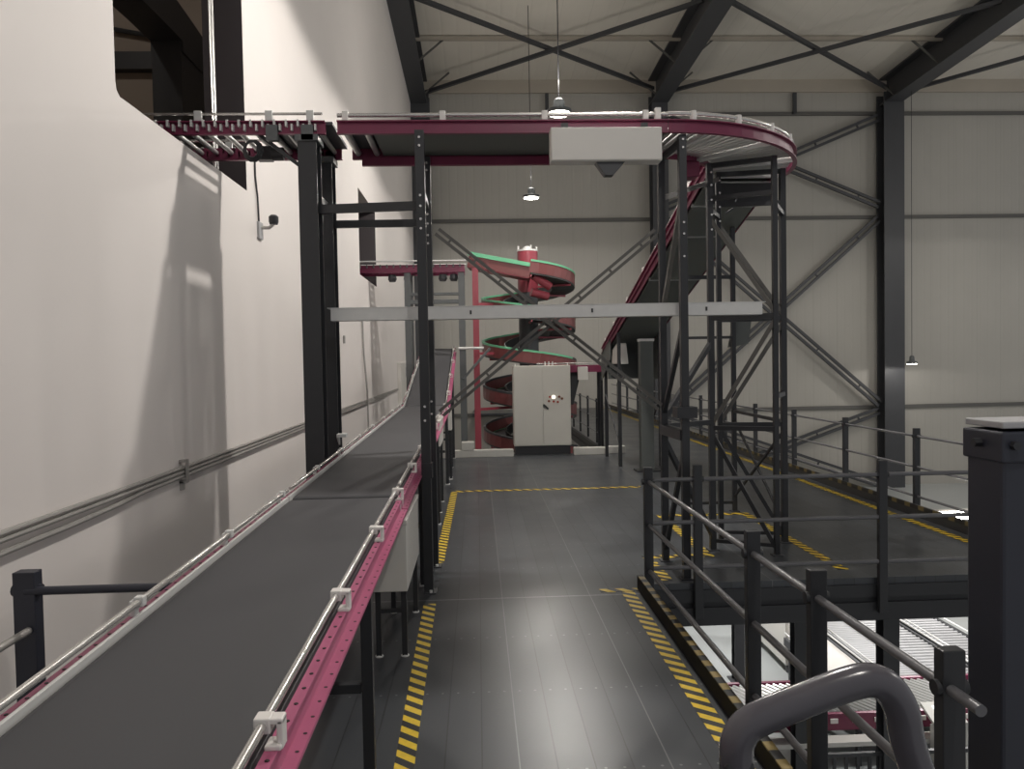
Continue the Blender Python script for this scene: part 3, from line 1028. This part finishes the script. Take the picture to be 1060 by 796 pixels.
tb(PR, P1, 1.4, 2.15, .045, 'black')
tb(PR, P1, 1.2, .15, .045, 'black')
tt(PR, P1, 1.33, .05)
tb(PR, P2, 3.55, 3.9, .045, 'brace')
m = MB().prism([(3.32, 2.5), (3.56, 2.58), (3.5, 2.16), (3.24, 2.12)], 'y', 9.84, 9.88)
m.build('guard_panel', 'greyduct', t)
tt(P5, P5b, 3.02)
tt(P5, P5b, 2.25, .035)
tt(P5, P5b, .12, .035)
tt(P4, P5, 1.3, .035)
tb(P4, P5, 1.2, .2, .025, 'black')
tb(P5, P4, 1.2, .2, .025, 'black')
m = MB()
m.box(PF[0] - .09, PF[0] + .09, PF[1] - .09, PF[1] + .09, 1.46, 1.56)
m.build('collar', 'black', t)

# ------------------------------------------------------------------ spiral chute
SX, SY = 1.28, 19.0
t = thing('spiral_chute', 'red spiral chute with green edges winding around a central column', 'spiral chute', (SX, SY, LZ))
RO2, RI2 = 1.13, .6
def hz(phi):      # phi degrees, height of the wall top
    return 2.98 - 1.05 * phi / 360.0
def helix(r, dz, a0, a1, step=10):
    n = int((a1 - a0) / step)
    return [(SX + r * math.cos(math.radians(a0 + (a1 - a0) * k / n)), SY + r * math.sin(math.radians(a0 + (a1 - a0) * k / n)), hz(a0 + (a1 - a0) * k / n) + dz) for k in range(n + 1)]
A0, A1 = -450, 1750
MB().sweep(helix(RO2, 0, A0, A1), [(-.02, -.26), (.02, -.26), (.02, 0), (-.02, 0)]).build('outer_wall', 'redbrown', t)
MB().sweep(helix(RO2, .02, A0, 330), [(-.03, -.025), (.03, -.025), (.03, .02), (-.03, .02)]).build('edge_strip', 'green', t)
MB().sweep(helix(RO2, .02, 330, A1), [(-.03, -.025), (.03, -.025), (.03, .025), (-.03, .025)]).build('edge_strip', 'strut', t)
MB().sweep(helix(RO2 - .03, -.27, A0, A1), [(-.03, -.025), (.01, -.025), (.01, .015), (-.03, .015)]).build('edge_strip', 'green', t)
MB().sweep(helix((RO2 + RI2) / 2, -.28, A0, A1), [(-.28, -.02), (.28, -.02), (.28, .02), (-.28, .02)]).build('chute_floor', 'chute', t)
MB().sweep(helix(RI2, -.05, A0, A1), [(-.015, -.22), (.015, -.22), (.015, 0), (-.015, 0)]).build('inner_wall', 'chute', t)
m = MB()
for k in range(38):
    a = A0 + 60 * k
    d = V((math.cos(math.radians(a)), math.sin(math.radians(a)), 0))
    z = hz(a) - .33
    m.bar(V((SX, SY, z)) + d * .2, V((SX, SY, z)) + d * RO2, .04, .05)
m.build('spoke', 'red', t)
c = MB().lathe((SX, SY, 0), [(.24, LZ), (.24, 3.66)], 28).build('column', 'strut', t, smooth=True)
MB().lathe((SX, SY, 0), [(.25, 3.66), (.25, 4.66)], 28).build('column_head', 'red', t, smooth=True)
m = MB()
m.lathe((SX, SY, 0), [(.255, 4.66), (.255, 4.7), (.1, 4.72), (.08, 4.78), (.02, 4.8)], 24)
for a in range(4):
    m.lathe((SX + .24 * math.cos(a * PI / 2 + .3), SY + .24 * math.sin(a * PI / 2 + .3), 4.66), [(.02, 0), (.02, .13)], 8)
m.build('column_cap', 'galv', t, smooth=True)
# straight infeed chute from the far roller line
p, q = V((-.16, SY - 1.0, 4.5)), V((1.26, SY - 1.14, 4.2))
m = MB()
m.bar(p - V((0, 0, .16)), q - V((0, 0, .16)), .03, .26)
m.build('infeed_wall', 'redbrown', t)
m = MB().bar(p, q, .09, .09)
m.build('edge_strip', 'green', t)
m = MB()
m.bar(p + V((0, .35, -.3)), q + V((0, .35, -.3)), .7, .03)
m.build('infeed_floor', 'red', t)
m = MB()
m.bar(p + V((0, .7, -.1)), q + V((0, .7, -.1)), .03, .3)
m.build('infeed_wall', 'redbrown', t)
m = MB()
m.tube([(1.35, SY - .9, 3.98), (1.75, SY - .8, 3.72)], .1, 12)
m.tube([(1.3, SY - .85, 3.6), (1.7, SY - .75, 3.5)], .1, 12)
m.build('motor', 'red', t, smooth=True)
for (x, y, zt) in ((-.01, SY - 1.0, 4.15), (-.02, SY + .6, 2.0), (SX + .2, SY + 1.3, 1.6)):
    MB().box(x - .07, x + .07, y - .07, y + .07, LZ, zt).build('leg', 'red', t)
for z in (3.35, 2.2, .9):
    MB().bar((.0, SY - 1.0, z - .02), (SX, SY - .1, z - .02), .05, .06).build('stay', 'red', t)

t = thing('roller_conveyor', 'far overhead roller conveyor leading from the narrow wall opening to the spiral', 'conveyor', (-1.5, 18, LZ))
ZF = 4.21
for y, s in ((17.7, -1), (18.4, 1)):
    m = MB()
    cprof_bar(m, (-4.2, y, ZF), (-.25, y, ZF), (0, s, 0), .17, .05)
    m.mat(1)
    for k in range(26):
        x = -4.1 + k * .15
        m.box(x - .015, x + .015, min(y, y + s * .055), max(y, y + s * .055), ZF - .06, ZF + .01)
    m.build('side_rail', ['maroon', 'greysteel'], t)
    MB().tube([(-4.0, y, ZF + .09), (-.2, y, ZF + .09)], .018, 8).build('guard_tube', 'galv', t, smooth=True)
ro = MB().tube([(-.32, 17.71, ZF - .06), (-.32, 18.39, ZF - .06)], .035, 8).build('roller', 'roller', t, smooth=True)
for k in range(1, 26):
    part_copy(ro, (-.15 * k, 0, 0))
for x in (-1.9, -1.55, -.75, -.5):
    MB().lathe((x, 17.85, ZF - .36), [(.07, 0), (.1, .06), (.08, .16)], 10).build('motor', 'strut', t)
for x in (-1.55, -.33):
    for y in (17.75, 18.35):
        MB().box(x - .07, x + .07, y - .07, y + .07, LZ, ZF - .17).build('leg', 'greysteel', t)
m = MB()
m.box(-1.55, -.33, 17.69, 17.81, 3.33, 3.42)
m.box(-1.55, -.33, 17.69, 17.81, 3.52, 3.58)
m.build('crossbar', 'greysteel', t)
m = MB()
m.bar((-.33, 17.68, 1.6), (.3, 17.85, 2.3), .05, .05)
m.build('leg_brace', 'greysteel', t)
m = MB()
m.tube([(-.42, 17.6, 2.3), (.15, 17.6, 2.3)], .03, 8)
m.build('lower_rail', 'galv', t, smooth=True)

# curbs in front of the spiral opening
for (x0, x1, y0, y1, nm) in ((-.95, .72, 16.05, 16.25, 'left of the grey cabinet'), (1.99, 2.66, 16.05, 16.25, 'right of the grey cabinet'), (2.72, 3.1, 16.2, 16.38, 'beside the legs of the descending belt')):
    m = MB().box(x0, x1, y0, y1, 0, .15)
    tag(m.build('curb', 'curb', loc=((x0 + x1) / 2, y0, 0), bevel=.01), 'low pale curb on the deck ' + nm, 'curb', 'pale curbs before the spiral')
m = MB().box(-.36, -.1, 16.03, 16.27, .15, .32)
tag(m.build('curb_block', 'curb', loc=(-.23, 16.05, .15), bevel=.01), 'small pale block on the curb below the grey conveyor leg', 'block')

# electrical cabinet
t = thing('electrical_cabinet', 'light grey two door electrical cabinet on a black plinth before the spiral', 'cabinet', (1.36, 16.5, 0))
cx0, cx1, cy0 = .752, 1.968, 16.31
MB().box(cx0 + .02, cx1 - .02, cy0 + .02, cy0 + .5, .0, .18).build('plinth', 'black', t)
MB().box(cx0, cx1, cy0 + .02, cy0 + .52, .18, 1.885).build('body', 'cabinet', t, bevel=.006)
ms = 1.375
d1 = MB().box(cx0 + .006, ms - .005, cy0 - .005, cy0 + .019, .19, 1.875).build('door', 'cabinet', t, bevel=.004)
d2 = MB().box(ms + .005, cx1 - .006, cy0 - .005, cy0 + .019, .19, 1.875).build('door', 'cabinet', t, bevel=.004)
MB().bar((ms + .01, cy0 - .02, 1.06), (ms + .11, cy0 - .02, .96), .03, .035).build('handle', 'black', d2)
MB().tube([(1.6, cy0 - .006, 1.215), (1.6, cy0 - .04, 1.215)], .04, 14).build('indicator_lamp', 'led', d2)
m = MB()
for x, z in ((1.5, 1.13), (1.78, 1.18), (1.72, 1.22)):
    m.tube([(x, cy0 - .006, z), (x, cy0 - .03, z)], .026, 12)
m.build('push_button', 'brownbtn', d2)
m = MB()
for x, z in ((1.6, 1.12), (1.69, 1.11), (1.52, 1.22)):
    m.tube([(x, cy0 - .006, z), (x, cy0 - .03, z)], .022, 12)
m.build('push_button', 'redbtn', d2)
for x in (1.44, 1.52, 1.6, 1.92, .8):
    m = MB()
    m.tube([(x, cy0 + .1, 1.885), (x, cy0 + .1, 1.97 if x < 1.9 and x > 1 else 1.93)], .012, 8)
    m.build('lifting_eye', 'galv', t)

# ------------------------------------------------------------------ wall services
for (dz, y0, y1, nm, sag) in ((1.18, -3, 23.5, 'topmost', 0), (1.145, -3, 23.5, 'middle', 0), (1.11, -3, 20.5, 'lowest', .03)):
    pts = [(WX + .03, y0, dz - .0025 * 0 - sag), (WX + .03, 4.6, dz - sag), (WX + .03, 5.25, dz - sag * .6), (WX + .03, 5.6, dz), (WX + .03, y1, dz + .04)]
    m = MB().tube(pts, .0165 if nm != 'lowest' else .018, 8)
    tag(m.build('conduit', 'conduit', loc=(WX, 0, dz), smooth=True), '%s of the three grey conduits along the white wall' % nm, 'conduit', 'conduits along the white wall')
t = thing('conduit_clamp', 'galvanised clamp strap holding the three conduits to the white wall', 'clamp', (WX, 6.38, 1.06))
m = MB().box(WX + .052, WX + .06, 6.35, 6.41, 1.07, 1.245)
m.box(WX, WX + .055, 6.35, 6.41, 1.225, 1.245)
m.box(WX, WX + .055, 6.35, 6.41, 1.055, 1.075)
m.build('strap', 'conduit', t)
MB().box(WX, WX + .03, 6.35, 6.39, 1.0, 1.07).build('tail', 'conduit', t)

t = thing('security_camera', 'white wall camera with black head hanging beside the near wall opening', 'camera', (WX, 8.88, 3.5))
MB().box(WX, WX + .03, 8.8, 8.95, 3.42, 3.61).build('wall_plate', 'label', t, bevel=.006)
MB().tube([(WX + .03, 8.88, 3.55), (WX + .11, 8.9, 3.55), (WX + .15, 8.91, 3.59)], .02, 8).build('arm', 'box', t, smooth=True)
MB().lathe((WX + .16, 8.91, 3.59), [(.045, 0), (.055, .03), (.055, .085), (.033, .105)], 14).build('head', 'black', t, smooth=True)
MB().tube([(WX + .012, 8.85, 3.59), (WX + .02, 8.79, 3.87), (WX + .012, 8.75, 4.1), (WX + .012, 8.75, 4.43)], .011, 6).build('cable', 'black', t, smooth=True)

m = MB().tube([(WX + .03, 16.4, 3.0), (WX + .04, 16.45, 2.2), (WX + .075, 16.6, 1.4), (WX + .075, 16.65, .4)], .02, 8)
tag(m.build('drop_cable', 'conduit', loc=(WX, 16.4, .4), smooth=True), 'wavy grey cable dropping down the white wall behind the columns', 'cable')
m = MB().tube([(WX + .022, 14.2, 2.37), (WX + .022, 14.2, 2.51)], .02, 8)
tag(m.build('sensor', 'conduit', loc=(WX, 14.2, 2.37)), 'tiny grey sensor on the white wall behind the rear column', 'sensor')
t = thing('wall_panel', 'white distribution panel on the far end of the white wall', 'panel', (WX, 24.8, .2))
MB().box(WX, WX + .12, 23.6, 26.4, -.1, 2.0).build('case', 'box', t, bevel=.01)
MB().box(WX + .12, WX + .125, 25, 26, 1.55, 1.85).build('sign', 'label', t)

# ------------------------------------------------------------------ pendant lamps
def pendant(x, y, z, label, rad=.27, top=None):
    t = thing('pendant_lamp', label, 'lamp', (x, y, z), 'hall pendant lamps')
    top = top if top is not None else roofz(y) - .02
    MB().lathe((x, y, z), [(rad * .94, .012), (rad, .03), (rad, .09), (rad * .5, .13), (rad * .42, .3), (rad * .2, .34)], 28).build('housing', 'greysteel', t, smooth=True)
    MB().lathe((x, y, z), [(rad * .9, 0), (rad * .9, .012)], 28).build('diffuser', 'glow', t)
    MB().tube([(x, y, z + .34), (x, y, top)], .012, 6).build('cable', 'black', t)
    return t
def spot(x, y, z, e, size=176, blend=.12, rad=.12, col=(1, .95, .89)):
    l = bpy.data.lights.new('spot_light', 'SPOT')
    l.energy = e
    l.spot_size = math.radians(size)
    l.spot_blend = blend
    l.shadow_soft_size = rad
    l.color = col
    o = bpy.data.objects.new('spot_light', l)
    COL.objects.link(o)
    o.location = (x, y, z)
    return o
LX, LH = 1.87, 7.3
KEY = 1200
lamps = [(LX, .1, LH, 'pendant lamp overhead near the camera'), (LX, 8.2, LH, 'pendant lamp above the overhead conveyor'),
         (LX, 16.8, LH, 'lit pendant lamp seen just above the overhead guard tube'), (LX, 25.4, LH, 'lit round pendant lamp hanging before the far wall'),
         (18.2, 8.2, LH, 'unseen added pendant lamp over the right part of the hall, nearest'), (18.2, 16, LH, 'unseen added pendant lamp over the right part of the hall, middle'), (19.6, 25.4, LH, 'unseen added pendant lamp over the right part of the hall, farthest')]  # right row is added out of view to light the hall
for i, (x, y, z, nm) in enumerate(lamps):
    pendant(x, y, z, nm)
    e = KEY * ((.33, 1.0, .6, .3, .5, .35, .15)[i])
    spot(x, y, z - .03, e)
    l = bpy.data.lights.new('roof_fill', 'POINT')      # added fill above each lamp, brightens the roof and upper walls
    l.energy = e * (.12 if i < 2 else .24 if i < 4 else .6)
    l.shadow_soft_size = .3
    l.color = (1, .95, .88)
    o = bpy.data.objects.new('roof_fill', l)
    COL.objects.link(o)
    o.location = (x, y, z + .75)
pendant(17.15, 29.8, 1.58, 'small pendant lamp hanging low before the far wall right of the column', .2)
spot(17.15, 29.8, 1.53, 60)

# ------------------------------------------------------------------ lower hall
t = thing('floor_cabinet', 'white machine cabinet on castors standing on the lower hall floor', 'cabinet', (5.4, 13.7, LZ))
MB().box(5.21, 5.75, 12.95, 14.6, LZ + .16, LZ + 2.0).build('body', 'box', t, bevel=.01)
MB().box(5.24, 5.74, 12.94, 12.95, LZ + .2, LZ + 1.95).build('door', 'box', t)
for x in (5.3, 5.66):
    for y in (13.05, 14.5):
        m = MB()
        m.tube([(x - .03, y, LZ + .06), (x + .03, y, LZ + .06)], .06, 12)
        m.box(x - .03, x + .03, y - .05, y + .05, LZ + .1, LZ + .165)
        m.build('castor', 'black', t)

ZL = -2.8
def lane(x0, x1, y0, y1, label, n, mat='roller'):
    t = thing('roller_conveyor', label, 'conveyor', ((x0 + x1) / 2, (y0 + y1) / 2, LZ), 'lower hall roller lanes')
    for x in (x0, x1 - .05):
        MB().box(x, x + .05, y0, y1, ZL - .1, ZL + .03).build('side_rail', 'strut', t)
        MB().tube([(x + .025, y0, ZL + .1), (x + .025, y1, ZL + .1)], .014, 8).build('guard_tube', 'galv', t, smooth=True)
    ro = MB().tube([(x0 + .05, y0 + .05, ZL - .02), (x1 - .05, y0 + .05, ZL - .02)], .04, 8).build('roller', mat, t, smooth=True)
    for k in range(1, n):
        part_copy(ro, (0, (y1 - y0 - .1) * k / (n - 1), 0))
    MB().box(x0 + .05, x1 - .05, y0, y1, ZL - .13, ZL - .1).build('pan', 'box', t)
    for y in (y0 + .2, y1 - .2):
        for x in (x0 + .03, x1 - .03):
            MB().box(x - .025, x + .025, y - .025, y + .025, LZ, ZL - .1).build('leg', 'strut', t)
lane(5.1, 5.84, 11.1, 12.75, 'short glossy white roller table on the lower floor in front of the white cabinet', 40, 'box')
lane(5.9, 6.55, 11.1, 17, 'white glossy roller lane on the lower floor, first right of the white cabinet', 70, 'label')
lane(6.6, 7.4, 11.1, 17, 'roller lane on the lower floor, second right of the white cabinet', 50, 'label')
lane(7.45, 8.2, 11.1, 17, 'roller lane on the lower floor, third right of the white cabinet', 50, 'label')
t = thing('roller_conveyor', 'lower hall conveyor of slanted rollers with maroon side rail', 'conveyor', (4.6, 10.6, LZ), 'lower hall roller lanes')
for y in (9.95, 11.0):
    MB().box(2.6, 7.6, y, y + .06, ZL - .2, ZL + .02).build('side_rail', 'maroon', t)
ro = MB().tube([(2.75, 10.95, ZL), (3.25, 10.02, ZL)], .03, 8).build('roller', 'roller', t, smooth=True)
for k in range(1, 44):
    part_copy(ro, (.098 * k, 0, 0))
MB().box(2.6, 7.6, 10.02, 11.0, ZL - .2, ZL - .17).build('pan', 'strut', t)
m = MB()
for k in range(16):
    x = 2.8 + .3 * k
    m.box(x, x + .1, 9.93, 9.95, ZL - .1, ZL - .04)
m.build('fitting', 'clamp', t)
for x in (2.8, 5.0, 7.4):
    for y in (9.98, 11.03):
        MB().box(x - .03, x + .03, y - .03, y + .03, LZ, ZL - .2).build('leg', 'strut', t)
MB().box(2.6, 7.6, 9.7, 9.9, ZL - .3, ZL - .24).build('front_shelf', 'box', t)
t = thing('control_pillar', 'pale pillar with a small bright screen beside the lower rollers', 'control panel', (5.98, 9.75, LZ))
MB().box(5.8, 6.25, 9.58, 9.68, LZ, ZL - .02).build('pillar', 'curb', t, bevel=.01)
m = MB()
m.hexa([(5.8, 9.58, ZL - .02), (6.25, 9.58, ZL - .02), (6.25, 9.9, ZL + .12), (5.8, 9.9, ZL + .12), (5.8, 9.58, ZL + .02), (6.25, 9.58, ZL + .02), (6.25, 9.9, ZL + .16), (5.8, 9.9, ZL + .16)])
hd = m.build('head', 'curb', t)
m = MB()
def tl(x, v):
    return (x, 9.58 + .32 * v, ZL + .022 + .14 * v)
m.face([m.bm.verts.new(tl(*a)) for a in ((5.92, .35), (6.12, .35), (6.12, .8), (5.92, .8))])
m.face([m.bm.verts.new(V(tl(*a)) + V((0, 0, .004))) for a in ((5.92, .35), (6.12, .35), (6.12, .8), (5.92, .8))])
m.build('screen', 'screen', hd)

t = thing('railing', 'low dark railing with vertical bars in the lower hall', 'railing', (4.6, 8.0, LZ), 'lower hall railing')
for z in (-2.3, -3.3):
    MB().box(3.6, 6.2, 8.0, 8.04, z - .02, z + .02).build('rail', 'strut', t)
for k in range(20):
    x = 3.62 + .13 * k
    MB().box(x - .015, x + .015, 8.005, 8.035, LZ if k % 5 == 0 else -3.3, -2.3).build('bar', 'strut', t)

# batten lamp in the lower hall seen past the kick plate
t = thing('batten_lamp', 'bright lamp glaring just above the outer kick plate of the right deck', 'lamp', (6.4, 10, -.2))
MB().box(6.02, 6.8, 9.95, 10.07, -.22, -.1).build('housing', 'box', t)
MB().box(6.04, 6.78, 9.935, 9.95, -.215, -.12).build('diffuser', 'glowlow', t)
m = MB()
m.bar((5.46, 10.02, -.17), (6.02, 10.02, -.17), .04, .04)
m.build('bracket', 'strut', t)
spot(6.4, 10.0, -.26, 260, 170, .3, .15, (1, .98, .95))
spot(4.2, 13.5, -.5, 380, 170, .3, .15, (1, .98, .95))  # added spot with no fixture, brightens the lower floor
spot(8.0, 14, -.3, 420, 170, .3, .15, (1, .98, .95))  # another added spot with no fixture, over the roller lanes
# dim added spot without a fixture, lifts the annex out of black
spot(-6.3, 8.6, 10.2, 120, 170, .3, .2, (1, .93, .85))

# ------------------------------------------------------------------ world and view
wd = bpy.data.worlds.new('world')
wd.use_nodes = True
wd.node_tree.nodes['Background'].inputs[0].default_value = (.96, .97, 1, 1)
wd.node_tree.nodes['Background'].inputs[1].default_value = .34
SC.world = wd
SC.view_settings.view_transform = 'Standard'
SC.view_settings.look = 'None'
SC.view_settings.gamma = 1
SC.view_settings.use_curve_mapping = False
SC.view_settings.exposure = 0.0
SC.cycles.max_bounces = 8
SC.cycles.diffuse_bounces = 5
SC.cycles.caustics_reflective = False
SC.cycles.caustics_refractive = False
